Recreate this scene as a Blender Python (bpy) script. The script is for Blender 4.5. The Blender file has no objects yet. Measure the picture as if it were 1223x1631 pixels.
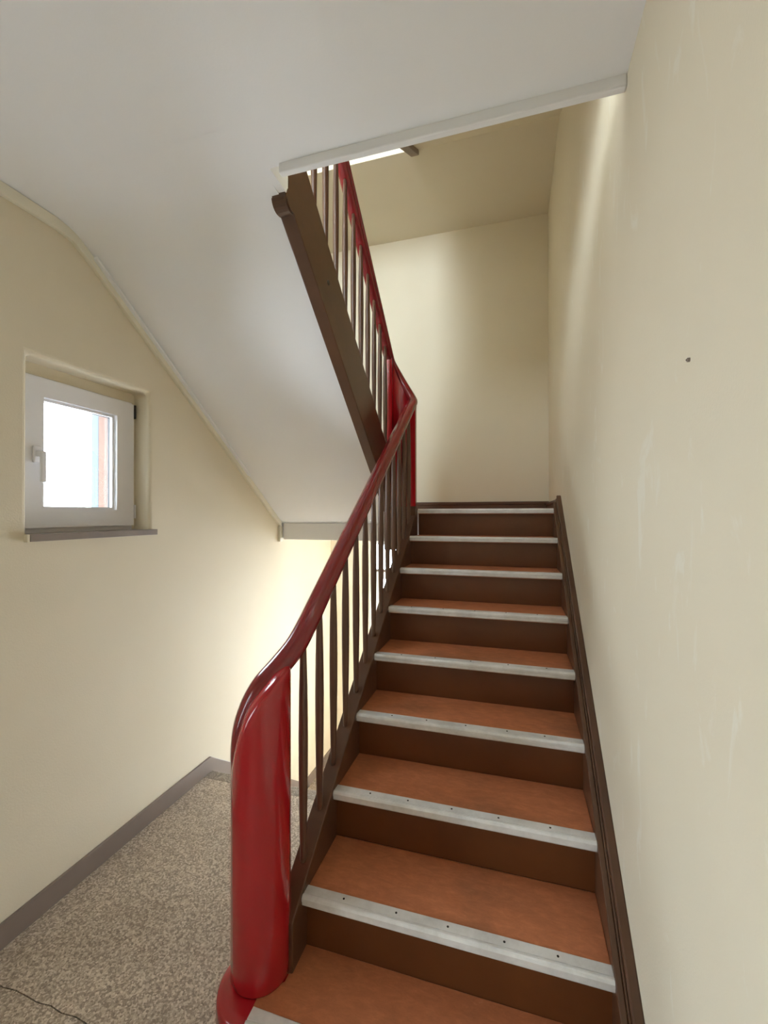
import bpy, bmesh, math, random
from mathutils import Vector, Matrix

random.seed(4)
SC = bpy.context.scene
COL = SC.collection

# ------------------------------------------------------------------ camera
F_PX, YAW, PITCH, ROLL = 693.52, -0.2888, 0.0051, -0.0008
CAM = Vector((0.5557, -1.0065, 1.5705))


def make_camera():
    cam = bpy.data.cameras.new('camera')
    cam.sensor_fit = 'VERTICAL'
    cam.sensor_height = 24.0
    cam.lens = 24.0 * F_PX / 1631.0
    cam.clip_start = 0.02
    ob = bpy.data.objects.new('camera', cam)
    COL.objects.link(ob)
    f = Vector((math.sin(YAW), math.cos(YAW), 0))
    rt = Vector((math.cos(YAW), -math.sin(YAW), 0))
    up = Vector((0, 0, 1))
    f2 = f * math.cos(PITCH) + up * math.sin(PITCH)
    up2 = up * math.cos(PITCH) - f * math.sin(PITCH)
    r3 = rt * math.cos(ROLL) + up2 * math.sin(ROLL)
    u3 = up2 * math.cos(ROLL) - rt * math.sin(ROLL)
    m = Matrix((r3, u3, -f2)).transposed().to_4x4()
    m.translation = CAM
    ob.matrix_world = m
    SC.camera = ob


make_camera()

# ------------------------------------------------------------------ sky, exposure, window portals
SKY_STRENGTH = 30.0
SKY_COLOR = (0.79, 0.89, 1.0)
GROUND_GLOW = (0.72, 0.77, 0.84)
w = bpy.data.worlds.new('overcast_sky')
SC.world = w
w.use_nodes = True
bg = w.node_tree.nodes['Background']
nt_w = w.node_tree
tcw = nt_w.nodes.new('ShaderNodeTexCoord')
sepw = nt_w.nodes.new('ShaderNodeSeparateXYZ')
gtw = nt_w.nodes.new('ShaderNodeMath')
gtw.operation = 'GREATER_THAN'
gtw.inputs[1].default_value = 0.0
mixw = nt_w.nodes.new('ShaderNodeMix')
mixw.data_type = 'RGBA'
mixw.inputs[6].default_value = (*GROUND_GLOW, 1)      # glow below the horizon, added to brighten soffits from underneath
mixw.inputs[7].default_value = (*SKY_COLOR, 1)         # bright overcast sky above it
nt_w.links.new(tcw.outputs['Generated'], sepw.inputs[0])
nt_w.links.new(sepw.outputs['Z'], gtw.inputs[0])
nt_w.links.new(gtw.outputs[0], mixw.inputs[0])
nt_w.links.new(mixw.outputs[2], bg.inputs[0])
bg.inputs[1].default_value = SKY_STRENGTH
SC.view_settings.view_transform = 'Standard'
SC.view_settings.look = 'None'
SC.view_settings.gamma = 1.0
SC.view_settings.use_curve_mapping = False
SC.view_settings.exposure = 0.25
SC.cycles.max_bounces = 10
SC.cycles.diffuse_bounces = 7
SC.cycles.transparent_max_bounces = 12
SC.cycles.sample_clamp_indirect = 20.0
SC.cycles.adaptive_threshold = 0.02

# rectangles through which the daylight comes in: (x0,x1),(y0,y1),(z0,z1); one of them is a plane
WIN_L = dict(y=(0.205, 0.785), z=(1.49, 2.19))
WIN_L2 = dict(y=(-1.35, -0.75), z=(0.50, 1.35))
WIN_REAR_UP = dict(x=(-1.18, -0.10), z=(3.20, 5.65))
WIN_L_UP = dict(y=(-0.30, 0.785), z=(4.20, 5.40))
DOOR_E = dict(x=(-0.81, 0.10), z=(-0.89, 1.31))
Y_REAR, Y_BACK, X_LEFT, X_RIGHT, Z_LOW, Z_TOP = -1.9, 3.1, -1.23, 0.857, -0.89, 5.8


def portal(name, loc, direction, sx, sy):
    l = bpy.data.lights.new(name, 'AREA')
    l.shape = 'RECTANGLE'
    l.size, l.size_y = sx, sy
    l.cycles.is_portal = True
    o = bpy.data.objects.new(name, l)
    COL.objects.link(o)
    o.location = loc
    o.rotation_euler = Vector(direction).to_track_quat('-Z', 'Z').to_euler()


def mid(t):
    return (t[0] + t[1]) / 2


def ln(t):
    return t[1] - t[0]


portal('daylight_portal', (X_LEFT - 0.26, mid(WIN_L['y']), mid(WIN_L['z'])), (1, 0, 0), ln(WIN_L['y']), ln(WIN_L['z']))
portal('daylight_portal', (X_LEFT - 0.26, mid(WIN_L_UP['y']), mid(WIN_L_UP['z'])), (1, 0, 0), ln(WIN_L_UP['y']), ln(WIN_L_UP['z']))
portal('daylight_portal', (X_LEFT - 0.26, mid(WIN_L2['y']), mid(WIN_L2['z'])), (1, 0, 0), ln(WIN_L2['y']), ln(WIN_L2['z']))
portal('daylight_portal', (mid(WIN_REAR_UP['x']), Y_REAR - 0.19, mid(WIN_REAR_UP['z'])), (0, 1, 0), ln(WIN_REAR_UP['x']), ln(WIN_REAR_UP['z']))
portal('daylight_portal', (mid(DOOR_E['x']), Y_BACK + 0.19, mid(DOOR_E['z'])), (0, -1, 0), ln(DOOR_E['x']), ln(DOOR_E['z']))


# ------------------------------------------------------------------ materials
def srgb(r, g, b):
    def c(v):
        v /= 255.0
        return v / 12.92 if v <= 0.04045 else ((v + 0.055) / 1.055) ** 2.4
    return (c(r), c(g), c(b), 1)


def new_mat(name):
    m = bpy.data.materials.new(name)
    m.use_nodes = True
    nt = m.node_tree
    return m, nt, nt.nodes['Principled BSDF']


def node(nt, kind, **kw):
    n = nt.nodes.new(kind)
    for k, v in kw.items():
        if k in n.inputs:
            n.inputs[k].default_value = v
        else:
            setattr(n, k, v)
    return n


def coords(nt, scale=(1, 1, 1)):
    tc = nt.nodes.new('ShaderNodeNewGeometry')
    mp = nt.nodes.new('ShaderNodeMapping')
    mp.inputs['Scale'].default_value = scale
    nt.links.new(tc.outputs['Position'], mp.inputs['Vector'])
    return mp.outputs['Vector']


def noise(nt, vec, scale, detail=4, rough=0.5, dist=0.0):
    n = node(nt, 'ShaderNodeTexNoise')
    n.inputs['Scale'].default_value = scale
    n.inputs['Detail'].default_value = detail
    n.inputs['Roughness'].default_value = rough
    n.inputs['Distortion'].default_value = dist
    nt.links.new(vec, n.inputs['Vector'])
    return n.outputs['Fac']


def ramp(nt, fac, stops):
    r = nt.nodes.new('ShaderNodeValToRGB')
    els = r.color_ramp.elements
    while len(els) < len(stops):
        els.new(0.5)
    for e, (p, c) in zip(els, stops):
        e.position = p
        e.color = c
    nt.links.new(fac, r.inputs['Fac'])
    return r.outputs['Color']


def bump(nt, bsdf, height, strength, dist):
    b = nt.nodes.new('ShaderNodeBump')
    b.inputs['Strength'].default_value = strength
    b.inputs['Distance'].default_value = dist
    nt.links.new(height, b.inputs['Height'])
    nt.links.new(b.outputs['Normal'], bsdf.inputs['Normal'])


def mix(nt, fac, a, b):
    m = nt.nodes.new('ShaderNodeMix')
    m.data_type = 'RGBA'
    for sock, v in ((m.inputs[0], fac), (m.inputs[6], a), (m.inputs[7], b)):
        if isinstance(v, (tuple, list, float, int)):
            sock.default_value = v
        else:
            nt.links.new(v, sock)
    return m.outputs[2]


def plaster(name, col, col2, patch=None, relief=0.25):
    m, nt, b = new_mat(name)
    v = coords(nt)
    c = ramp(nt, noise(nt, v, 1.6, 3, 0.55), [(0.3, col), (0.7, col2)])
    if patch:
        v2 = coords(nt, (1, 6.0, 2.4))
        f = ramp(nt, noise(nt, v2, 1.7, 5, 0.6, 1.2), [(0.60, (0, 0, 0, 1)), (0.68, (1, 1, 1, 1))])
        c = mix(nt, f, c, patch)
    nt.links.new(c, b.inputs['Base Color'])
    b.inputs['Roughness'].default_value = 0.75
    b.inputs['Specular IOR Level'].default_value = 0.25
    bump(nt, b, noise(nt, v, 140, 3, 0.6), relief, 0.002)
    return m


def paint(name, col, rough=0.35, grain=0.12, coat=0.0, wear=None, wear_at=0.74):
    m, nt, b = new_mat(name)
    v = coords(nt)
    dark = tuple(x * (1 - grain) for x in col[:3]) + (1,)
    c = ramp(nt, noise(nt, v, 6, 4, 0.6), [(0.3, dark), (0.7, col)])
    if wear:
        f = ramp(nt, noise(nt, v, 45, 2, 0.5), [(wear_at, (0, 0, 0, 1)), (wear_at + 0.02, (1, 1, 1, 1))])
        c = mix(nt, f, c, wear)
    nt.links.new(c, b.inputs['Base Color'])
    b.inputs['Roughness'].default_value = rough
    b.inputs['Coat Weight'].default_value = coat
    b.inputs['Coat Roughness'].default_value = 0.08
    bump(nt, b, noise(nt, v, 35, 3, 0.5), 0.08, 0.002)
    return m


WALL_COL = (0.715, 0.640, 0.490, 1)
WALL_COL2 = (0.735, 0.662, 0.515, 1)
M = {}
M['wall'] = plaster('cream_plaster', WALL_COL, WALL_COL2)
M['wall_right'] = plaster('cream_plaster_patched', WALL_COL, WALL_COL2, patch=(0.755, 0.70, 0.575, 1))
M['white'] = plaster('white_plaster', (0.86, 0.87, 0.895, 1), (0.875, 0.885, 0.91, 1), relief=0.12)
M['white_paint'] = paint('white_gloss_paint', (0.86, 0.86, 0.87, 1), 0.4, 0.03)
M['upvc'] = paint('white_plastic_frame', (0.80, 0.79, 0.80, 1), 0.3, 0.02)
M['cream_paint'] = paint('cream_gloss_paint', (0.80, 0.76, 0.63, 1), 0.4, 0.04)
M['taupe'] = paint('taupe_skirting_paint', (0.235, 0.185, 0.155, 1), 0.4, 0.1)
M['brown'] = paint('brown_wood_paint', (0.115, 0.052, 0.026, 1), 0.3, 0.25, wear=(0.30, 0.13, 0.07, 1), wear_at=0.80)
M['riser'] = paint('brown_riser_paint', (0.14, 0.046, 0.013, 1), 0.34, 0.2)
M['baluster'] = paint('baluster_brown_paint', (0.13, 0.062, 0.036, 1), 0.3, 0.15)
M['red'] = paint('dark_red_gloss_paint', (0.42, 0.009, 0.016, 1), 0.2, 0.08, coat=0.4, wear=(0.42, 0.07, 0.06, 1), wear_at=0.81)
M['rail'] = paint('darker_red_handrail', (0.235, 0.011, 0.015, 1), 0.2, 0.1, coat=0.4)  # darker copy of the newel red, used on the handrail
M['stone'] = paint('taupe_sill_stone', (0.29, 0.24, 0.205, 1), 0.35, 0.2)
M['dark'] = paint('black_rubber', (0.02, 0.018, 0.018, 1), 0.6, 0.1)
M['screw'] = paint('dark_screw_hole', (0.03, 0.026, 0.02, 1), 0.6, 0.1)
M['orange'] = paint('orange_render', (0.066, 0.025, 0.010, 1), 0.8, 0.12)
M['blue'] = paint('pale_blue_bloom', (0.036, 0.048, 0.058, 1), 0.8, 0.12)


def mk_nosing():
    m, nt, b = new_mat('worn_aluminium_nosing')
    v = coords(nt)
    c = ramp(nt, noise(nt, v, 9, 5, 0.65), [(0.25, (0.58, 0.58, 0.57, 1)), (0.6, (0.80, 0.80, 0.80, 1)), (0.8, (0.88, 0.88, 0.88, 1))])
    nt.links.new(c, b.inputs['Base Color'])
    b.inputs['Metallic'].default_value = 0.1
    b.inputs['Roughness'].default_value = 0.38
    v2 = coords(nt, (0.3, 40, 40))
    bump(nt, b, noise(nt, v2, 4, 2, 0.5), 0.2, 0.001)
    return m


def mk_lino():
    m, nt, b = new_mat('marbled_red_brown_linoleum')
    v = coords(nt, (1, 2.2, 1))
    n1 = noise(nt, v, 20, 8, 0.72, 0.35)
    c = ramp(nt, n1, [(0.28, (0.361, 0.121, 0.049, 1)), (0.5, (0.512, 0.180, 0.079, 1)), (0.64, (0.634, 0.230, 0.104, 1)), (0.75, (0.786, 0.371, 0.197, 1))])
    stain = ramp(nt, noise(nt, coords(nt), 3.2, 3, 0.5), [(0.32, (0.218, 0.097, 0.049, 1)), (0.45, (0.512, 0.180, 0.079, 1))])
    c = mix(nt, 0.4, c, stain)
    nt.links.new(c, b.inputs['Base Color'])
    b.inputs['Roughness'].default_value = 0.5
    bump(nt, b, n1, 0.05, 0.002)
    return m


def mk_terrazzo(name, tint=1.0):
    m, nt, b = new_mat(name)
    v = coords(nt)
    vo = node(nt, 'ShaderNodeTexVoronoi')
    vo.inputs['Scale'].default_value = 165
    nt.links.new(v, vo.inputs['Vector'])
    sep = nt.nodes.new('ShaderNodeSeparateColor')
    nt.links.new(vo.outputs['Color'], sep.inputs['Color'])
    t = tint
    chips = ramp(nt, sep.outputs[0], [(0.0, (0.144 * t, 0.108 * t, 0.079 * t, 1)), (0.3, (0.287 * t, 0.223 * t, 0.172 * t, 1)), (0.6, (0.517 * t, 0.431 * t, 0.338 * t, 1)), (1.0, (0.834 * t, 0.747 * t, 0.632 * t, 1))])
    fine = ramp(nt, noise(nt, v, 260, 3, 0.6), [(0.35, (0.230 * t, 0.172 * t, 0.129 * t, 1)), (0.65, (0.604 * t, 0.517 * t, 0.416 * t, 1))])
    c = mix(nt, 0.4, chips, fine)
    big = ramp(nt, noise(nt, v, 3, 2, 0.5), [(0.3, (0.85, 0.82, 0.78, 1)), (0.7, (1.05, 1.03, 1.0, 1))])
    mul = nt.nodes.new('ShaderNodeMix')
    mul.data_type = 'RGBA'
    mul.blend_type = 'MULTIPLY'
    mul.inputs[0].default_value = 1.0
    nt.links.new(c, mul.inputs[6])
    nt.links.new(big, mul.inputs[7])
    nt.links.new(mul.outputs[2], b.inputs['Base Color'])
    b.inputs['Roughness'].default_value = 0.45
    return m


def mk_glass(name, tint=(0.94, 0.96, 0.96, 1)):
    m = bpy.data.materials.new(name)
    m.use_nodes = True
    nt = m.node_tree
    nt.nodes.clear()
    out = nt.nodes.new('ShaderNodeOutputMaterial')
    tr = nt.nodes.new('ShaderNodeBsdfTransparent')
    tr.inputs[0].default_value = tint
    gl = nt.nodes.new('ShaderNodeBsdfGlossy')
    gl.inputs['Roughness'].default_value = 0.02
    fr = nt.nodes.new('ShaderNodeFresnel')
    fr.inputs[0].default_value = 1.45
    mx = nt.nodes.new('ShaderNodeMixShader')
    nt.links.new(fr.outputs[0], mx.inputs[0])
    nt.links.new(tr.outputs[0], mx.inputs[1])
    nt.links.new(gl.outputs[0], mx.inputs[2])
    nt.links.new(mx.outputs[0], out.inputs[0])
    return m


M['nosing'] = mk_nosing()
M['lino'] = mk_lino()
M['terrazzo'] = mk_terrazzo('terrazzo')
M['terrazzo_dark'] = mk_terrazzo('terrazzo_edge', 0.62)
M['glass'] = mk_glass('window_glass')
M['door_glass'] = mk_glass('ornamental_door_glass', (0.80, 0.83, 0.86, 1))


# ------------------------------------------------------------------ mesh helpers
def obj(name, bm, mat, parent=None, smooth=False):
    bmesh.ops.recalc_face_normals(bm, faces=bm.faces[:])
    me = bpy.data.meshes.new(name)
    bm.to_mesh(me)
    bm.free()
    if smooth:
        me.polygons.foreach_set('use_smooth', [True] * len(me.polygons))
        me.update()
    o = bpy.data.objects.new(name, me)
    COL.objects.link(o)
    if mat is not None:
        me.materials.append(M[mat] if isinstance(mat, str) else mat)
    if parent:
        o.parent = parent
        o.matrix_parent_inverse = parent.matrix_world.inverted()
    return o


def split_edges(o, deg):
    m = o.modifiers.new('edges', 'EDGE_SPLIT')
    m.split_angle = math.radians(deg)
    return o


def tag(o, label, cat, group=None, kind=None):
    o['label'] = label
    o['category'] = cat
    if group:
        o['group'] = group
    if kind:
        o['kind'] = kind
    return o


def empty(name, loc=(0, 0, 0)):
    o = bpy.data.objects.new(name, None)
    COL.objects.link(o)
    o.location = loc
    o.empty_display_size = 0.1
    bpy.context.view_layer.update()
    return o


def box(x0, x1, y0, y1, z0, z1, bev=0.0, bm=None, seg=2):
    own = bm is None
    b = bmesh.new()
    vs = [b.verts.new((x, y, z)) for x in (x0, x1) for y in (y0, y1) for z in (z0, z1)]
    for f in ((0, 1, 3, 2), (4, 6, 7, 5), (0, 4, 5, 1), (2, 3, 7, 6), (0, 2, 6, 4), (1, 5, 7, 3)):
        b.faces.new([vs[i] for i in f])
    if bev > 0:
        bmesh.ops.bevel(b, geom=b.edges[:], offset=bev, segments=seg, profile=0.5, affect='EDGES')
    if own:
        return b
    me = bpy.data.meshes.new('tmp')
    b.to_mesh(me)
    b.free()
    bm.from_mesh(me)
    bpy.data.meshes.remove(me)
    return bm


def prism_x(poly, x0, x1, bev=0.0, bm=None):
    """extrude a (y,z) polygon along x"""
    b = bmesh.new()
    a = [b.verts.new((x0, y, z)) for y, z in poly]
    c = [b.verts.new((x1, y, z)) for y, z in poly]
    b.faces.new(a)
    b.faces.new(list(reversed(c)))
    n = len(poly)
    for i in range(n):
        b.faces.new((a[i], c[i], c[(i + 1) % n], a[(i + 1) % n]))
    if bev > 0:
        bmesh.ops.recalc_face_normals(b, faces=b.faces[:])
        bmesh.ops.bevel(b, geom=b.edges[:], offset=bev, segments=2, profile=0.5, affect='EDGES')
    if bm is None:
        return b
    me = bpy.data.meshes.new('tmp')
    b.to_mesh(me)
    b.free()
    bm.from_mesh(me)
    bpy.data.meshes.remove(me)
    return bm


def wall_mesh(axis, p0, p1, us, zs, holes, bev=0.0):
    """slab perpendicular to axis (0=x,1=y) between p0 (room face) and p1, spanning us,zs, with rectangular holes [(u0,u1,z0,z1)]"""
    uc = sorted(set([us[0], us[1]] + [h[0] for h in holes] + [h[1] for h in holes]))
    zc = sorted(set([zs[0], zs[1]] + [h[2] for h in holes] + [h[3] for h in holes]))
    bm = bmesh.new()
    cache = {}

    def V(p, u, z):
        k = (round(p, 5), round(u, 5), round(z, 5))
        if k not in cache:
            cache[k] = bm.verts.new((p, u, z) if axis == 0 else (u, p, z))
        return cache[k]

    def solid(i, j):
        if i < 0 or j < 0 or i >= len(uc) - 1 or j >= len(zc) - 1:
            return False
        u, z = (uc[i] + uc[i + 1]) / 2, (zc[j] + zc[j + 1]) / 2
        return not any(h[0] < u < h[1] and h[2] < z < h[3] for h in holes)
    for i in range(len(uc) - 1):
        for j in range(len(zc) - 1):
            if not solid(i, j):
                continue
            u0, u1, z0, z1 = uc[i], uc[i + 1], zc[j], zc[j + 1]
            bm.faces.new((V(p0, u0, z0), V(p0, u1, z0), V(p0, u1, z1), V(p0, u0, z1)))
            bm.faces.new((V(p1, u0, z0), V(p1, u0, z1), V(p1, u1, z1), V(p1, u1, z0)))
            for (di, dj, a, b) in ((-1, 0, (u0, z0), (u0, z1)), (1, 0, (u1, z0), (u1, z1)), (0, -1, (u0, z0), (u1, z0)), (0, 1, (u0, z1), (u1, z1))):
                if not solid(i + di, j + dj):
                    bm.faces.new((V(p0, *a), V(p0, *b), V(p1, *b), V(p1, *a)))
    return bm


def tube(path, radii, n=12, closed_ends=True):
    """round tube along path (parallel transport)"""
    sec = [(math.cos(2 * math.pi * k / n), math.sin(2 * math.pi * k / n)) for k in range(n)]
    return sweep(path, [[(a * r, b * r) for a, b in sec] for r in radii], frames_pt(path))


def tangents(path):
    T = []
    for i in range(len(path)):
        a = path[max(0, i - 1)]
        b = path[min(len(path) - 1, i + 1)]
        T.append((b - a).normalized())
    return T


def frames_pt(path, i0=0, up0=None):
    T = tangents(path)
    n = len(path)
    U = [None] * n
    up = up0 or (Vector((0, 0, 1)) if abs(T[i0].z) < 0.9 else Vector((1, 0, 0)))
    U[i0] = (up - T[i0] * up.dot(T[i0])).normalized()
    for rng in (range(i0 + 1, n), range(i0 - 1, -1, -1)):
        prev = U[i0]
        for i in rng:
            v = prev - T[i] * prev.dot(T[i])
            U[i] = v.normalized()
            prev = U[i]
    return [(T[i].cross(U[i]).normalized(), U[i]) for i in range(n)]


def sweep(path, secs, frames):
    bm = bmesh.new()
    rings = []
    for p, sec, (s, u) in zip(path, secs, frames):
        rings.append([bm.verts.new(p + s * a + u * b) for a, b in sec])
    n = len(rings[0])
    for r0, r1 in zip(rings, rings[1:]):
        for k in range(n):
            bm.faces.new((r0[k], r0[(k + 1) % n], r1[(k + 1) % n], r1[k]))
    bm.faces.new(rings[0])
    bm.faces.new(list(reversed(rings[-1])))
    return bm


def catmull(pts, sub=6):
    out = []
    n = len(pts)
    for i in range(n - 1):
        p0 = pts[max(0, i - 1)]
        p1, p2 = pts[i], pts[i + 1]
        p3 = pts[min(n - 1, i + 2)]
        for k in range(sub):
            t = k / sub
            out.append(0.5 * ((2 * p1) + (p2 - p0) * t + (2 * p0 - 5 * p1 + 4 * p2 - p3) * t * t + (3 * p1 - p0 - 3 * p2 + p3) * t ** 3))
    out.append(pts[-1])
    return out


def lathe(prof, center, n=12):
    bm = bmesh.new()
    rings = []
    for r, z in prof:
        rings.append([bm.verts.new((center[0] + r * math.cos(2 * math.pi * k / n), center[1] + r * math.sin(2 * math.pi * k / n), z)) for k in range(n)])
    for a, b in zip(rings, rings[1:]):
        for k in range(n):
            bm.faces.new((a[k], a[(k + 1) % n], b[(k + 1) % n], b[k]))
    bm.faces.new(list(reversed(rings[0])))
    bm.faces.new(rings[-1])
    return bm


def interp(tab, x):
    if x <= tab[0][0]:
        return tab[0][1]
    for (a, fa), (b, fb) in zip(tab, tab[1:]):
        if x <= b:
            t = (x - a) / (b - a)
            return fa + (fb - fa) * t
    return tab[-1][1]


# ------------------------------------------------------------------ room shell
R = 0.178          # riser of the near flight
G = 0.2504         # its going
XL, XR = -0.089, 0.805
Z_LAND = 9 * R     # half landing
Y_TOP = 8 * G      # its nosing
Z_CEIL = 2.776     # underside of the floor above
H = 2.869          # storey height
Y_LIP = 0.33
Y_BEAM = 2.10
Z_BEAM = 1.371

wl = obj('wall_left', wall_mesh(0, X_LEFT, X_LEFT - 0.27, (Y_REAR - 0.2, Y_BACK + 0.2), (Z_LOW - 0.1, Z_TOP), [(*WIN_L['y'], *WIN_L['z']), (*WIN_L_UP['y'], *WIN_L_UP['z']), (*WIN_L2['y'], *WIN_L2['z'])]), 'wall')
mod = wl.modifiers.new('bevel', 'BEVEL')
mod.width, mod.segments, mod.limit_method, mod.angle_limit = 0.020, 4, 'ANGLE', math.radians(60)
tag(wl, 'cream plastered wall with the small window', 'wall', kind='structure')
wr = obj('wall_right', wall_mesh(0, X_RIGHT, X_RIGHT + 0.15, (Y_REAR - 0.2, Y_BACK + 0.2), (Z_LOW - 0.1, Z_TOP), []), 'wall_right')
tag(wr, 'bare cream wall with filled patches beside the stair treads', 'wall', kind='structure')
wb = obj('wall_back', wall_mesh(1, Y_BACK, Y_BACK + 0.2, (X_LEFT - 0.1, X_RIGHT + 0.1), (Z_LOW - 0.1, Z_TOP), [(*DOOR_E['x'], *DOOR_E['z'])]), 'wall')
tag(wb, 'cream wall behind the half landing at the top of the steps', 'wall', kind='structure')
wre = obj('wall_rear', wall_mesh(1, Y_REAR, Y_REAR - 0.2, (X_LEFT - 0.1, X_RIGHT + 0.1), (Z_LOW - 0.1, Z_TOP), [(*WIN_REAR_UP['x'], *WIN_REAR_UP['z'])]), 'wall')
tag(wre, 'cream wall behind the viewer with a tall upper window', 'wall', kind='structure')
top = obj('ceiling_top', box(X_LEFT - 0.2, X_RIGHT + 0.1, Y_REAR - 0.2, Y_BACK + 0.2, Z_TOP, Z_TOP + 0.15), 'white')
tag(top, 'white ceiling closing the stairwell at the very top', 'ceiling', kind='structure')

# floor above: flat white ceiling over the viewer
cb = box(X_LEFT, -0.285, Y_REAR, 0.15, Z_CEIL, Z_CEIL + 0.11)
box(-0.285, X_RIGHT, Y_REAR, Y_LIP, Z_CEIL, Z_CEIL + 0.11, 0, cb)
box(-0.285, -0.256, Y_LIP, 0.458, Z_CEIL, Z_CEIL + 0.11, 0, cb)
ce = obj('ceiling', cb, 'white')
tag(ce, 'flat white ceiling overhead ending in an edge above the stairs', 'ceiling', kind='structure')
lip = obj('trim_1', box(-0.215, X_RIGHT, Y_LIP - 0.012, Y_LIP + 0.012, Z_CEIL - 0.033, Z_CEIL + 0.11, 0.004), 'white')
tag(lip, 'white plaster lip along the edge of the flat ceiling', 'trim', kind='structure')

# ground floor: two terrazzo fields with a joint, a darker edge at the steps down
fl = obj('floor', box(X_LEFT, X_RIGHT, Y_REAR, 1.25, -0.25, -0.012), 'terrazzo_dark')
tag(fl, 'speckled beige terrazzo floor beside the red newel', 'floor', kind='structure')


def slab_with_crack(name, y0, y1, front):
    """terrazzo field whose joint edge wanders slightly"""
    bm = bmesh.new()
    n = 40
    xs = [X_LEFT + (X_RIGHT - X_LEFT) * i / n for i in range(n + 1)]
    rnd = random.Random(7)
    wob = [rnd.uniform(-0.006, 0.006) for _ in xs]
    poly = []
    if front:
        poly = [(x, y1 + wv) for x, wv in zip(xs, wob)] + [(X_RIGHT, y0), (X_LEFT, y0)]
    else:
        poly = [(x, y0 + wv) for x, wv in zip(xs, wob)] + [(X_RIGHT, y1), (X_LEFT, y1)]
    a = [bm.verts.new((x, y, 0.0)) for x, y in poly]
    b = [bm.verts.new((x, y, -0.012)) for x, y in poly]
    bm.faces.new(a)
    bm.faces.new(list(reversed(b)))
    for i in range(len(poly)):
        j = (i + 1) % len(poly)
        bm.faces.new((a[i], b[i], b[j], a[j]))
    return obj(name, bm, 'terrazzo', fl)


slab_with_crack('terrazzo_field', Y_REAR, 0.030, True)
slab_with_crack('terrazzo_field', 0.0335, 1.185, False)
obj('edge_strip', box(X_LEFT, -0.15, 1.185, 1.262, -0.04, 0.0, 0.004), 'terrazzo_dark', fl)

# half landing and its beam
la = obj('landing', box(X_LEFT, X_RIGHT, Y_BEAM, Y_BACK, Z_BEAM + 0.01, Z_LAND - 0.004), 'white')
tag(la, 'half landing at the top of the near flight', 'landing', kind='structure')
obj('landing_covering', box(-0.255, X_RIGHT - 0.002, Y_TOP + 0.02, Y_BACK - 0.001, Z_LAND - 0.004, Z_LAND), 'lino', la)
bmx = obj('trim_2', box(-1.196, -0.255, Y_BEAM - 0.012, Y_BEAM, Z_BEAM, 1.499, 0.003), 'white_paint')
tag(bmx, 'pale grey board along the landing edge under the white soffit', 'trim', kind='structure')
# landing one storey up
la2 = obj('landing.001', box(X_LEFT, X_RIGHT, Y_BEAM, Y_BACK, Z_BEAM + H, Z_LAND + H), 'wall')
tag(la2, 'cream underside of the next half landing high above the back wall', 'landing', kind='structure')

# hall below the half landing
fl2 = obj('floor_hall', box(X_LEFT, X_RIGHT, 2.25, Y_BACK, Z_LOW - 0.1, Z_LOW), 'terrazzo')
tag(fl2, 'terrazzo floor of the entrance hall seen between the balusters', 'floor', kind='structure')
sp = obj('wall_spandrel', prism_x([(0.05, 0.0), (1.25, 0.0), (1.25, Z_LOW), (2.08, Z_LOW), (2.08, Z_BEAM), (2.05, Z_BEAM), (0.20, 0.02)], -0.14, -0.10), 'wall')
tag(sp, 'cream wall closing the space under the near flight', 'wall', kind='structure')


# ------------------------------------------------------------------ skirting and wall trims
def strip_yz(line, h, x0, x1, bev=0.0):
    """board following a top line of (y,z) points, h tall"""
    poly = list(line) + [(y, z - h) for y, z in reversed(line)]
    return prism_x(poly, x0, x1, bev)


bl = obj('baseboard_left', strip_yz([(Y_REAR, 0.09), (1.25, 0.09), (2.49, -0.80), (Y_BACK, -0.80)], 0.09, X_LEFT, X_LEFT + 0.014, 0.002), 'taupe')
tag(bl, 'taupe skirting along the foot of the window wall', 'skirting board', kind='structure')
bh = obj('baseboard_hall', box(X_LEFT, DOOR_E['x'][0], Y_BACK - 0.014, Y_BACK, Z_LOW, -0.80, 0.002), 'taupe')
tag(bh, 'short taupe skirting beside the entrance door', 'skirting board', kind='structure')


bb_bm = bmesh.new()
box(X_LEFT, X_RIGHT, Y_BACK - 0.018, Y_BACK, Z_LAND, Z_LAND + 0.055, 0.003, bb_bm)
box(X_LEFT, X_RIGHT, Y_BACK - 0.026, Y_BACK, Z_LAND + 0.055, Z_LAND + 0.082, 0.004, bb_bm)
bb = obj('baseboard_back', bb_bm, 'brown')
tag(bb, 'brown moulded skirting on the half landing back wall', 'skirting board', kind='structure')
br_bm = bmesh.new()
box(X_RIGHT - 0.018, X_RIGHT, Y_TOP + 0.10, Y_BACK - 0.026, Z_LAND, Z_LAND + 0.055, 0.003, br_bm)
box(X_RIGHT - 0.030, X_RIGHT, Y_TOP + 0.10, Y_BACK - 0.026, Z_LAND + 0.045, Z_LAND + 0.068, 0.004, br_bm)
br = obj('baseboard_right', br_bm, 'brown')
tag(br, 'brown skirting on the right wall of the half landing', 'skirting board', kind='structure')

SOFF_W = [(Y_REAR, Z_CEIL), (0.30, Z_CEIL), (0.37, 2.765), (0.44, 2.722), (2.10, 1.50)]       # soffit line at the window wall
t3 = obj('trim_3', strip_yz([(y, z - 0.002) for y, z in SOFF_W[:-1]] + [(2.085, 1.510)], 0.045, X_LEFT, X_LEFT + 0.020, 0.003), 'cream_paint')
tag(t3, 'cream batten following the ceiling and sloping soffit on the window wall', 'trim', kind='structure')
obj('end_block', box(X_LEFT, X_LEFT + 0.022, 2.055, 2.095, 1.355, 1.475, 0.003), 'cream_paint', t3)
obj('fillet_strip', strip_yz([(0.46, 2.703), (1.62, 1.850)], 0.014, X_LEFT + 0.020, X_LEFT + 0.040, 0.002), 'white', t3)


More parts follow.
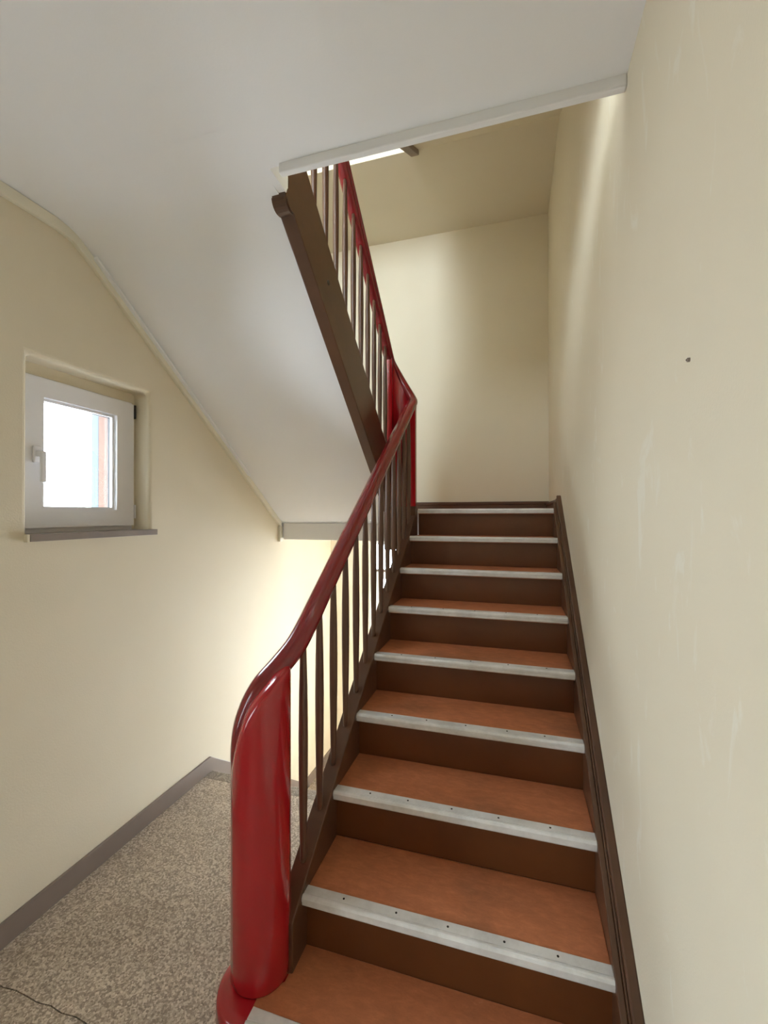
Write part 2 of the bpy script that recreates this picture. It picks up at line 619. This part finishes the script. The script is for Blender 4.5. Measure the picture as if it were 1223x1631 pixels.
# ------------------------------------------------------------------ window in the left wall
def build_window():
    root = empty('window_1', (X_LEFT - 0.1, mid(WIN_L['y']), WIN_L['z'][0]))
    tag(root, 'small white plastic tilt window set in the left wall', 'window', kind='structure')
    y0, y1 = WIN_L['y']
    z0, z1 = WIN_L['z']
    xf = X_LEFT - 0.075

    def ring(name, xa, xb, a0, a1, c0, c1, t, mat, parent, tb=None, bev=0.004):
        tb = tb or t
        bm = bmesh.new()
        v = []
        # mitred frame: four trapezoid bars
        out = [(a0, c0), (a1, c0), (a1, c1), (a0, c1)]
        inn = [(a0 + t, c0 + tb), (a1 - t, c0 + tb), (a1 - t, c1 - tb), (a0 + t, c1 - tb)]
        vo = [[bm.verts.new((x, *p)) for p in out] for x in (xa, xb)]
        vi = [[bm.verts.new((x, *p)) for p in inn] for x in (xa, xb)]
        for i in range(4):
            j = (i + 1) % 4
            bm.faces.new((vo[0][i], vo[0][j], vi[0][j], vi[0][i]))
            bm.faces.new((vo[1][i], vi[1][i], vi[1][j], vo[1][j]))
            bm.faces.new((vo[0][i], vo[1][i], vo[1][j], vo[0][j]))
            bm.faces.new((vi[0][i], vi[0][j], vi[1][j], vi[1][i]))
        if bev:
            bmesh.ops.bevel(bm, geom=[e for e in bm.edges if abs(e.calc_face_angle(0)) > 0.5], offset=bev, segments=2, affect='EDGES')
        return obj(name, bm, mat, parent)
    ring('frame', xf - 0.07, xf - 0.022, y0 + 0.004, y1 - 0.012, z0 + 0.004, z1 - 0.046, 0.055, 'upvc', root)
    fill = box(xf - 0.07, xf - 0.020, y0, y1, z1 - 0.047, z1)
    box(xf - 0.07, xf - 0.020, y1 - 0.013, y1, z0, z1 - 0.047, 0, fill)
    obj('plaster_stop', fill, 'wall', root)
    sash = ring('sash', xf - 0.046, xf, y0 + 0.015, y1 - 0.022, z0 + 0.026, z1 - 0.058, 0.098, 'upvc', root, 0.076, 0.006)
    ring('glazing_bead', xf - 0.046, xf - 0.018, y0 + 0.113, y1 - 0.120, z0 + 0.102, z1 - 0.134, 0.012, 'upvc', sash, None, 0.002)
    gy0, gy1, gz0, gz1 = y0 + 0.123, y1 - 0.130, z0 + 0.112, z1 - 0.144
    ring('gasket', xf - 0.045, xf - 0.034, gy0 - 0.003, gy1 + 0.003, gz0 - 0.003, gz1 + 0.003, 0.006, 'dark', sash, None, 0)
    obj('pane', box(xf - 0.042, xf - 0.038, gy0, gy1, gz0, gz1), 'glass', sash)
    # handle on the left stile
    hy, hz = y0 + 0.082, z0 + 0.325
    hd = obj('handle', box(xf, xf + 0.012, hy - 0.016, hy + 0.016, hz - 0.035, hz + 0.035, 0.004), 'upvc', root)
    nk = box(xf + 0.010, xf + 0.040, hy - 0.010, hy + 0.010, hz - 0.010, hz + 0.012, 0.004)
    box(xf + 0.032, xf + 0.046, hy - 0.010, hy + 0.011, hz - 0.115, hz + 0.012, 0.005, nk)
    obj('lever', nk, 'upvc', hd)
    for hz2 in (z0 + 0.06, z1 - 0.13):
        obj('hinge', box(xf - 0.020, xf + 0.004, y1 - 0.020, y1 - 0.010, hz2, hz2 + 0.07, 0.002), 'upvc' if hz2 < z0 + 0.1 else 'dark', root)
    # inner sill: stone board projecting from the wall
    obj('sill', box(xf - 0.01, X_LEFT + 0.022, y0 - 0.004, y1 + 0.035, z0 - 0.024, z0 + 0.004, 0.002), 'stone', root)
    obj('sill_end_cap', box(X_LEFT - 0.002, X_LEFT + 0.020, y0 - 0.014, y0 - 0.004, z0 - 0.026, z0 + 0.004, 0.002), 'cream_paint', root)
    # outer reveal, orange render with a blue strip standing in for colour bloom
    xo = xf - 0.047
    xe = -1.425
    rv = bmesh.new()
    ry0, ry1, rz0, rz1 = y0 + 0.03, y1 - 0.117, z0 + 0.03, z1 - 0.06
    box(xe, xo, ry1, y1 + 0.001, z0, z1, 0, rv)
    box(xe, xo, y0 - 0.001, ry0, z0, z1, 0, rv)
    box(xe, xo, ry0, ry1, rz1, z1, 0, rv)
    box(xe, xo, ry0, ry1, z0, rz0, 0, rv)
    obj('outer_reveal', rv, 'orange', root)
    be = bmesh.new()
    box(xe - 0.05, xe, ry1, y1 + 0.04, z0 - 0.04, z1 + 0.04, 0.004, be)
    box(xe - 0.05, xe, y0 - 0.04, ry0, z0 - 0.04, z1 + 0.04, 0.004, be)
    box(xe - 0.05, xe, ry0, ry1, rz1, z1 + 0.04, 0.004, be)
    obj('bloom_strip', be, 'blue', root)


build_window()


def simple_window(name, xs, zs, y, ydir, label, bars):
    root = empty(name, (mid(xs), y, zs[0]))
    tag(root, label, 'window', kind='structure')
    t = 0.055
    ya, yb = sorted((y + ydir * 0.06, y + ydir * 0.12))
    bm = bmesh.new()
    box(xs[0], xs[0] + t, ya, yb, zs[0], zs[1], 0.003, bm)
    box(xs[1] - t, xs[1], ya, yb, zs[0], zs[1], 0.003, bm)
    box(xs[0] + t, xs[1] - t, ya, yb, zs[0], zs[0] + t, 0.003, bm)
    box(xs[0] + t, xs[1] - t, ya, yb, zs[1] - t, zs[1], 0.003, bm)
    obj('frame', bm, 'upvc', root)
    obj('pane', box(xs[0] + t, xs[1] - t, (ya + yb) / 2 - 0.002, (ya + yb) / 2 + 0.002, zs[0] + t, zs[1] - t), 'glass', root)
    return root


simple_window('window_3', WIN_REAR_UP['x'], WIN_REAR_UP['z'], Y_REAR, -1, 'white framed window of the upper floor lighting the back wall', 0)


def left_window(name, win, label):
    root = empty(name, (X_LEFT - 0.1, mid(win['y']), win['z'][0]))
    tag(root, label, 'window', kind='structure')
    (a, b), (c, d), t = win['y'], win['z'], 0.055
    xa, xb = X_LEFT - 0.14, X_LEFT - 0.08
    bm = box(xa, xb, a, a + t, c, d, 0.003)
    box(xa, xb, b - t, b, c, d, 0.003, bm)
    box(xa, xb, a + t, b - t, c, c + t, 0.003, bm)
    box(xa, xb, a + t, b - t, d - t, d, 0.003, bm)
    obj('frame', bm, 'upvc', root)
    obj('pane', box(xa + 0.028, xa + 0.032, a + t, b - t, c + t, d - t), 'glass', root)


left_window('window_2', WIN_L2, 'larger white window in the left wall beside the viewer')
left_window('window_4', WIN_L_UP, 'white window of the upper floor in the left wall')

# ------------------------------------------------------------------ entrance door below the landing
def build_door():
    x0, x1 = DOOR_E['x']
    z0, z1 = DOOR_E['z']
    root = empty('door_1', (mid((x0, x1)), Y_BACK + 0.05, z0))
    tag(root, 'white glazed entrance door under the half landing seen between balusters', 'door', kind='structure')
    ya, yb = Y_BACK + 0.008, Y_BACK + 0.06
    zt = 1.015
    fr = bmesh.new()
    box(x0, x0 + 0.05, ya, yb, z0, z1, 0.003, fr)
    box(x1 - 0.05, x1, ya, yb, z0, z1, 0.003, fr)
    box(x0 + 0.05, x1 - 0.05, ya, yb, z1 - 0.04, z1, 0.003, fr)
    obj('frame', fr, 'white_paint', root)
    obj('transom', box(x0 + 0.05, x1 - 0.05, ya - 0.006, yb, zt - 0.012, zt + 0.012, 0.003), 'taupe', root)
    obj('fanlight_pane', box(x0 + 0.05, x1 - 0.05, mid((ya, yb)) - 0.003, mid((ya, yb)) + 0.003, zt + 0.012, z1 - 0.04), 'door_glass', root)
    xm = mid((x0, x1))
    for n_, (a, b) in enumerate(((x0 + 0.055, xm - 0.003), (xm + 0.003, x1 - 0.055))):
        c, d = z0 + 0.01, zt - 0.016
        lf = box(a, a + 0.06, ya + 0.01, yb - 0.01, c, d, 0.003)
        box(b - 0.06, b, ya + 0.01, yb - 0.01, c, d, 0.003, lf)
        box(a + 0.06, b - 0.06, ya + 0.01, yb - 0.01, d - 0.07, d, 0.003, lf)
        box(a + 0.06, b - 0.06, ya + 0.01, yb - 0.01, c, c + 0.20, 0.003, lf)
        leaf = obj('door_leaf', lf, 'white_paint', root)
        obj('pane', box(a + 0.06, b - 0.06, mid((ya, yb)) - 0.003, mid((ya, yb)) + 0.003, c + 0.20, d - 0.07), 'door_glass', leaf)
        if n_ == 0:
            hd = box(b - 0.04, b - 0.02, ya - 0.05, ya + 0.01, z0 + 1.03, z0 + 1.05, 0.004)
            box(b - 0.15, b - 0.02, ya - 0.05, ya - 0.035, z0 + 1.03, z0 + 1.05, 0.004, hd)
            obj('handle', hd, 'nosing', leaf)


build_door()

# ------------------------------------------------------------------ steps down to the hall
st = empty('staircase', (-0.68, 1.25, Z_LOW))
tag(st, 'terrazzo steps going down to the entrance behind the red newel', 'stairs')
for k in range(1, 5):
    y0 = 1.25 + 0.25 * (k - 1)
    obj('step', box(X_LEFT + 0.014, -0.14, y0, y0 + 0.27, Z_LOW, -R * k, 0.003), 'terrazzo', st)

# ------------------------------------------------------------------ near flight
nf = empty('staircase', (0.36, 0.0, 0.0))
tag(nf, 'wooden flight with red brown linoleum treads, dark risers and grey metal nosings', 'stairs')
NOSE_PROF = [(-0.002, 0.004), (0.002, 0.0060), (0.007, 0.0060), (0.0085, 0.0025), (0.011, 0.0025), (0.0125, 0.0045), (0.042, 0.0045), (0.045, 0.002),
             (0.045, -0.001), (0.006, -0.001), (0.006, -0.026), (0.000, -0.0265), (-0.003, -0.022), (-0.0025, -0.013), (-0.0055, -0.011), (-0.0055, -0.002)]


def nose_y(k):
    return 0.030 if k == 1 else (k - 1) * G


for k in range(1, 10):
    y, z = nose_y(k), k * R
    xl = -0.150 if k == 1 else XL
    if k < 9:
        yb = nose_y(k + 1) + 0.03
        if k == 1:
            bm = bmesh.new()
            cx, cy, rr = -0.19, 0.175, 0.088
            poly = [(-0.150, y), (XR, y), (XR, yb), (-0.10, yb), (-0.10, 0.16), (-0.155, 0.10)]
            a = [bm.verts.new((px, py, z)) for px, py in poly]
            c = [bm.verts.new((px, py, z - 0.03)) for px, py in poly]
            bm.faces.new(a)
            bm.faces.new(list(reversed(c)))
            for i in range(len(poly)):
                j = (i + 1) % len(poly)
                bm.faces.new((a[i], c[i], c[j], a[j]))
        else:
            bm = box(xl, XR, y + 0.005, yb, z - 0.03, z, 0.002)
        tr = obj('tread', bm, 'lino', nf)
    else:
        tr = obj('tread', box(xl, XR, y + 0.005, Y_BEAM, z - 0.03, z, 0.002), 'lino', nf)
    ns = prism_x([(y + a, z + b) for a, b in NOSE_PROF], xl, XR)
    obj('nosing', ns, 'nosing', tr)
    if k <= 6:
        for q, fr in enumerate((0.15, 0.32, 0.50, 0.68, 0.86)):
            xs = xl + (XR - xl) * (fr + random.uniform(-0.02, 0.02))
            obj('screw', lathe([(0.0034, z + 0.0046), (0.0034, z + 0.0056)], (xs, y + 0.026), 8), 'screw', tr)
    rz0 = (k - 1) * R
    ry = y + 0.032
    obj('riser', box(-0.10 if k == 1 else XL - 0.001, XR + 0.001, ry, ry + 0.018, rz0 - (0 if k == 1 else 0.002), z - 0.029), 'riser', nf)


def nline(y):
    return R + y * R / G


# string on the railing side
s_poly = [(0.185, 0.0), (0.185, nline(0.185) + 0.016), (1.99, nline(1.99) + 0.016), (1.99, nline(1.99) - 0.33), (0.215, 0.0)]
obj('string_board', prism_x(s_poly, -0.15, XL, 0.004), 'brown', nf)
# string against the wall with a moulded upper edge
ws = bmesh.new()
ya, yb = -0.02, Y_TOP + 0.02
prism_x([(ya, 0.0), (ya, nline(ya) + 0.012), (yb + 0.03, nline(yb + 0.03) + 0.012), (yb + 0.03, nline(yb) - 0.3), (0.21, 0.0)], XR, XR + 0.018, 0.003, ws)
wsb = obj('string_board', ws, 'brown', nf)
mo = bmesh.new()
prism_x([(ya, nline(ya) - 0.10), (ya, nline(ya) + 0.022), (yb + 0.05, nline(yb + 0.05) + 0.022), (yb + 0.05, nline(yb) - 0.10)], XR + 0.018, XR + 0.024, 0.002, mo)
prism_x([(ya, nline(ya) - 0.10), (ya, nline(ya) + 0.038), (yb + 0.07, nline(yb + 0.07) + 0.030), (yb + 0.07, nline(yb) - 0.10)], XR + 0.024, X_RIGHT + 0.001, 0.005, mo)
obj('moulding', mo, 'brown', wsb)
# plaster underside
obj('soffit', prism_x([(0.30, 0.03), (2.05, nline(2.05) - 0.36), (2.05, nline(2.05) - 0.33), (0.30, 0.06)], -0.10, X_RIGHT, 0), 'white', nf)

# ------------------------------------------------------------------ upper flight (seen from below): string, soffit
S2 = 0.81


def s2_bot(y):
    return 3.14 - S2 * y


def s2_top(y):
    return 3.48 - S2 * y


def soffit_mesh(dz=0.0):
    """twisted sloping soffit with a softly rounded kink, 0.1 thick"""
    bm = bmesh.new()
    nx = 12
    lo, hi = [], []
    for i in range(nx + 1):
        t = i / nx
        x = X_LEFT + (-0.285 - X_LEFT) * t
        yk = 0.37 + 0.12 * t
        prof = []
        yk0, zk0 = yk, Z_CEIL
        y1, z1 = Y_BEAM, 1.50
        sl = (z1 - zk0) / (y1 - yk0)
        ys = [0.149, yk - 0.10] + [yk - 0.10 + 0.20 * q / 8 for q in range(1, 9)] + [yk + 0.1 + (y1 - yk - 0.1) * q / 10 for q in range(1, 11)]
        for y in ys:
            d = y - yk0
            if d <= -0.1:
                z = zk0
            elif d >= 0.1:
                z = zk0 + sl * d
            else:
                z = zk0 + sl * (d + 0.1) ** 2 / 0.4
            prof.append((y, z))
        lo.append([bm.verts.new((x, y, z + dz)) for y, z in prof])
        hi.append([bm.verts.new((x, y, z + 0.10 + dz)) for y, z in prof])
    m = len(lo[0])
    for i in range(nx):
        for j in range(m - 1):
            bm.faces.new((lo[i][j], lo[i][j + 1], lo[i + 1][j + 1], lo[i + 1][j]))
            bm.faces.new((hi[i][j], hi[i + 1][j], hi[i + 1][j + 1], hi[i][j + 1]))
    for j in range(m - 1):
        bm.faces.new((lo[0][j], hi[0][j], hi[0][j + 1], lo[0][j + 1]))
        bm.faces.new((lo[nx][j], lo[nx][j + 1], hi[nx][j + 1], hi[nx][j]))
    for i in range(nx):
        bm.faces.new((lo[i][0], lo[i + 1][0], hi[i + 1][0], hi[i][0]))
        bm.faces.new((lo[i][m - 1], hi[i][m - 1], hi[i + 1][m - 1], lo[i + 1][m - 1]))
    return bm


uf = empty('staircase', (-0.7, Y_BEAM, Z_BEAM))
tag(uf, 'upper flight seen from below with smooth white soffit and brown string', 'stairs')
split_edges(obj('soffit', soffit_mesh(), 'white', uf, smooth=True), 40)
sb = obj('string_board', prism_x([(1.985, s2_bot(1.985)), (0.475, s2_bot(0.475)), (0.460, 2.770), (0.460, 2.95), (0.50, s2_top(0.50)), (1.985, s2_top(1.985))], -0.315, -0.255, 0.004), 'brown', uf)
kn = bmesh.new()
bmesh.ops.create_cone(kn, cap_ends=True, segments=16, radius1=0.012, radius2=0.011, depth=0.004, matrix=Matrix.Translation((-0.2545, 0.83, 2.632)) @ Matrix.Rotation(math.pi / 2, 4, 'Y'))
obj('plug', kn, 'screw', sb)
eb = bmesh.new()
bmesh.ops.create_cone(eb, cap_ends=True, segments=28, radius1=0.046, radius2=0.046, depth=0.066, matrix=Matrix.Translation((-0.287, 0.487, 2.772)) @ Matrix.Rotation(math.pi / 2, 4, 'Y'))
bmesh.ops.bevel(eb, geom=[e for e in eb.edges if len(e.link_faces) == 2 and e.calc_face_angle() > 1.0], offset=0.006, segments=2, affect='EDGES')
obj('end_block', eb, 'brown', uf, smooth=False)

# flight above the near one: only the last bit of its string and its soffit show
tf = empty('staircase', (0.36, 0.4, Z_CEIL + 0.11))
tag(tf, 'flight high above the near one, brown string end beside the bright strip', 'stairs')


S3 = [(0.45, 3.12), (1.20, 3.66), (2.13, 4.235)]
obj('string_board', prism_x([(y, z - 0.02) for y, z in S3] + [(y, z + 0.24) for y, z in reversed(S3)], -0.165, -0.105, 0.004), 'brown', tf)
obj('soffit', prism_x([(0.45, 3.12), (1.20, 3.66), (2.11, Z_BEAM + H + 0.001), (2.11, Z_BEAM + H + 0.12), (1.20, 3.78), (0.45, 3.24)], -0.11, X_RIGHT, 0), 'wall', tf)
ff = empty('staircase', (-0.7, Y_BEAM, Z_BEAM + H))
tag(ff, 'white soffit of the topmost flight, a bright strip above the upper railing', 'stairs')
split_edges(obj('soffit', soffit_mesh(H), 'white', ff, smooth=True), 40)

# ------------------------------------------------------------------ railing
rl = empty('stair_railing', (-0.19, 0.175, R))
tag(rl, 'dark red handrail on brown tapered balusters with a fat rounded newel', 'railing')
NX, NY, NR = -0.19, 0.175, 0.089
EX, EY = 0.845, 0.535
TOP = [(-1.0, 0.80), (-0.8, 0.895), (-0.5, 0.975), (0.0, 1.035), (0.5, 1.075), (1.0, 1.10)]


def newel_mesh():
    bm = bmesh.new()
    n = 48
    lv = [0.0, 0.012, 0.05, 0.25, 0.5, 0.75, 0.9, 0.97]
    rings = []
    for li, t in enumerate(lv):
        ring = []
        for k in range(n):
            a = 2 * math.pi * k / n
            cx, cy = math.cos(a), math.sin(a)
            s = cx * EX + cy * EY
            zt = interp(TOP, s)
            z0 = R - 0.004
            z = z0 + (zt - z0) * t
            r = NR * (1.0 + 0.02 * max(0, 0.3 - t))
            if li == 0:
                r -= 0.004
            ring.append(bm.verts.new((NX + r * cx, NY + r * cy, z)))
        rings.append(ring)
    # rounded shoulder and cap
    for sc, dz in ((0.985, 0.0), (0.94, 0.012), (0.8, 0.020), (0.5, 0.024)):
        ring = []
        for k in range(n):
            a = 2 * math.pi * k / n
            cx, cy = math.cos(a), math.sin(a)
            zt = interp(TOP, (cx * EX + cy * EY) * sc)
            ring.append(bm.verts.new((NX + NR * sc * cx, NY + NR * sc * cy, zt + dz - 0.012)))
        rings.append(ring)
    for a, b in zip(rings, rings[1:]):
        for k in range(n):
            bm.faces.new((a[k], a[(k + 1) % n], b[(k + 1) % n], b[k]))
    bm.faces.new(list(reversed(rings[0])))
    bm.faces.new(rings[-1])
    return bm


nw = obj('newel_post', newel_mesh(), 'red', rl, smooth=True)
# rounded plinth of the first step under the newel
pl = bmesh.new()
n = 40
prof = [(0.128, 0.0), (0.131, 0.01), (0.131, R - 0.035), (0.129, R - 0.018), (0.122, R - 0.008), (0.10, R - 0.004)]
obj('plinth', lathe(prof, (-0.17, 0.15), 40), 'red', rl, smooth=True)

# handrail: rises out of the newel, follows the near flight, turns over the half landing, returns along the upper flight
RAIL_X1, RAIL_X2 = -0.1195, -0.285
CXT, RT, YT = (RAIL_X1 + RAIL_X2) / 2, (RAIL_X1 - RAIL_X2) / 2, 1.955


def rail1(y):
    return 0.952 + 0.712 * y


def rail2(y):
    return 4.255 - 0.81 * y


def on_newel(s, z):
    return Vector((NX + EX * NR * s, NY + EY * NR * s, z))


pts = [on_newel(-0.80, 0.66), on_newel(-0.80, 0.76), on_newel(-0.77, 0.85), on_newel(-0.62, 0.925), on_newel(-0.32, 0.99), on_newel(0.05, 1.045),
       Vector((-0.155, 0.222, 1.092)), Vector((-0.128, 0.275, 1.142))]
n_new = len(pts)
for y in (0.34, 0.45, 0.8, 1.2, 1.55, 1.80, 1.90):
    pts.append(Vector((RAIL_X1, y, rail1(y))))
za, zb = rail1(YT), rail2(YT)
for q in range(0, 9):
    a = math.pi * q / 8
    t = q / 8
    zz = za + (zb - za) * (t + 0.06 * math.sin(2 * math.pi * t) * -1)
    pts.append(Vector((CXT + RT * math.cos(a), YT + RT * 1.0 * math.sin(a), zz)))
for y in (1.86, 1.70, 1.4, 1.0, 0.7, 0.45):
    pts.append(Vector((RAIL_X2, y, rail2(y))))
path = catmull(pts, 6)
T = tangents(path)
i0 = 6 * (n_new + 1)
fr = frames_pt(path, i0, Vector((0, 0, 1)))
UPZ = Vector((0, 0, 1))
frames = []
for i in range(len(path)):
    if i >= i0:
        u = (UPZ - T[i] * UPZ.dot(T[i])).normalized()
        frames.append((T[i].cross(u).normalized(), u))
    else:
        frames.append(fr[i])
SEC = []
for k in range(13):
    a = math.pi * k / 12
    SEC.append((0.0365 * math.cos(a), 0.030 * math.sin(a)))
SEC += [(-0.0365, -0.006), (-0.031, -0.012), (-0.0255, -0.013), (-0.0255, -0.027), (-0.021, -0.031), (0.021, -0.031), (0.0255, -0.027), (0.0255, -0.013), (0.031, -0.012), (0.0365, -0.006)]
secs = []
for i in range(len(path)):
    f = min(1.0, 0.35 + 0.65 * i / (6 * 4)) if i < 24 else 1.0
    secs.append([(a * f, b * f) for a, b in SEC])
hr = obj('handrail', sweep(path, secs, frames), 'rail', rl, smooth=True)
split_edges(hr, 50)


# curved panel joining the two strings at the turn
def turn_panel(z_low, z_high=None):
    bm = bmesh.new()
    n = 20
    ro, ri = 0.1120, 0.0545
    cols = []
    stations = [(-0.03, 0)] + [(None, math.pi * q / n) for q in range(n + 1)] + [(-0.03, math.pi)]
    for dy, a in stations:
        c, s = math.cos(a), math.sin(a)
        off = dy if dy is not None else 0.0
        t = a / math.pi
        zt = za + (zb - za) * t - 0.028 + (-0.712 * 0.03 if (dy is not None and a == 0) else 0) + (0.81 * 0.03 if (dy is not None and a > 1) else 0)
        zl = z_low
        zt = zt if z_high is None else z_high
        col = []
        for r_ in (ri, ro):
            for z_ in (zl, zt):
                col.append(bm.verts.new((CXT + r_ * c, YT + off + r_ * s, z_)))
        cols.append(col)
    for a, b in zip(cols, cols[1:]):
        for i, j in ((0, 1), (1, 3), (3, 2), (2, 0)):
            bm.faces.new((a[i], a[j], b[j], b[i]))
    for c in (cols[0], cols[-1]):
        bm.faces.new((c[0], c[1], c[3], c[2]))
    return bm


obj('turn_panel', turn_panel(1.625), 'red', rl)
obj('turn_string', turn_panel(1.32, 1.625), 'brown', rl)
obj('upper_newel_post', box(-0.325, -0.245, 0.36, 0.44, Z_CEIL + 0.11, rail2(0.45) + 0.03, 0.01), 'red', rl)


# balusters: one tapered spindle, copied with shared mesh data
def baluster_mesh(h):
    prof = [(0.0095, 0.0), (0.0105, 0.02), (0.0125, 0.12), (0.0150, 0.28), (0.0158, 0.42), (0.0145, 0.56), (0.0115, 0.68), (0.0085, h)]
    return lathe(prof, (0, 0), 14)


BH1 = 0.79
b0 = obj('baluster', baluster_mesh(BH1), 'baluster', rl, smooth=True)
b0.location = (-0.1195, 0.316, nline(0.316) + 0.004)
b0.matrix_parent_inverse = rl.matrix_world.inverted()
spots = []
for i in range(1, 13):
    y = 0.316 + 0.1275 * i
    spots.append((-0.1195, y, nline(y) + 0.004))
for i in range(12):
    y = 0.494 + 0.1235 * i
    spots.append((RAIL_X2, y, s2_top(y) - 0.03))
for s in spots:
    c = b0.copy()
    COL.objects.link(c)
    c.location = s

# ------------------------------------------------------------------ tiny things
nl = obj('wall_plug', lathe([(0.004, 0), (0.004, 0.004), (0.0015, 0.0045), (0.0015, 0.006)], (0, 0), 8), 'stone')
nl.rotation_euler = (0, -math.pi / 2, 0)
nl.location = (X_RIGHT, -0.11, 1.845)
tag(nl, 'tiny grey nail left in the bare right wall', 'nail')
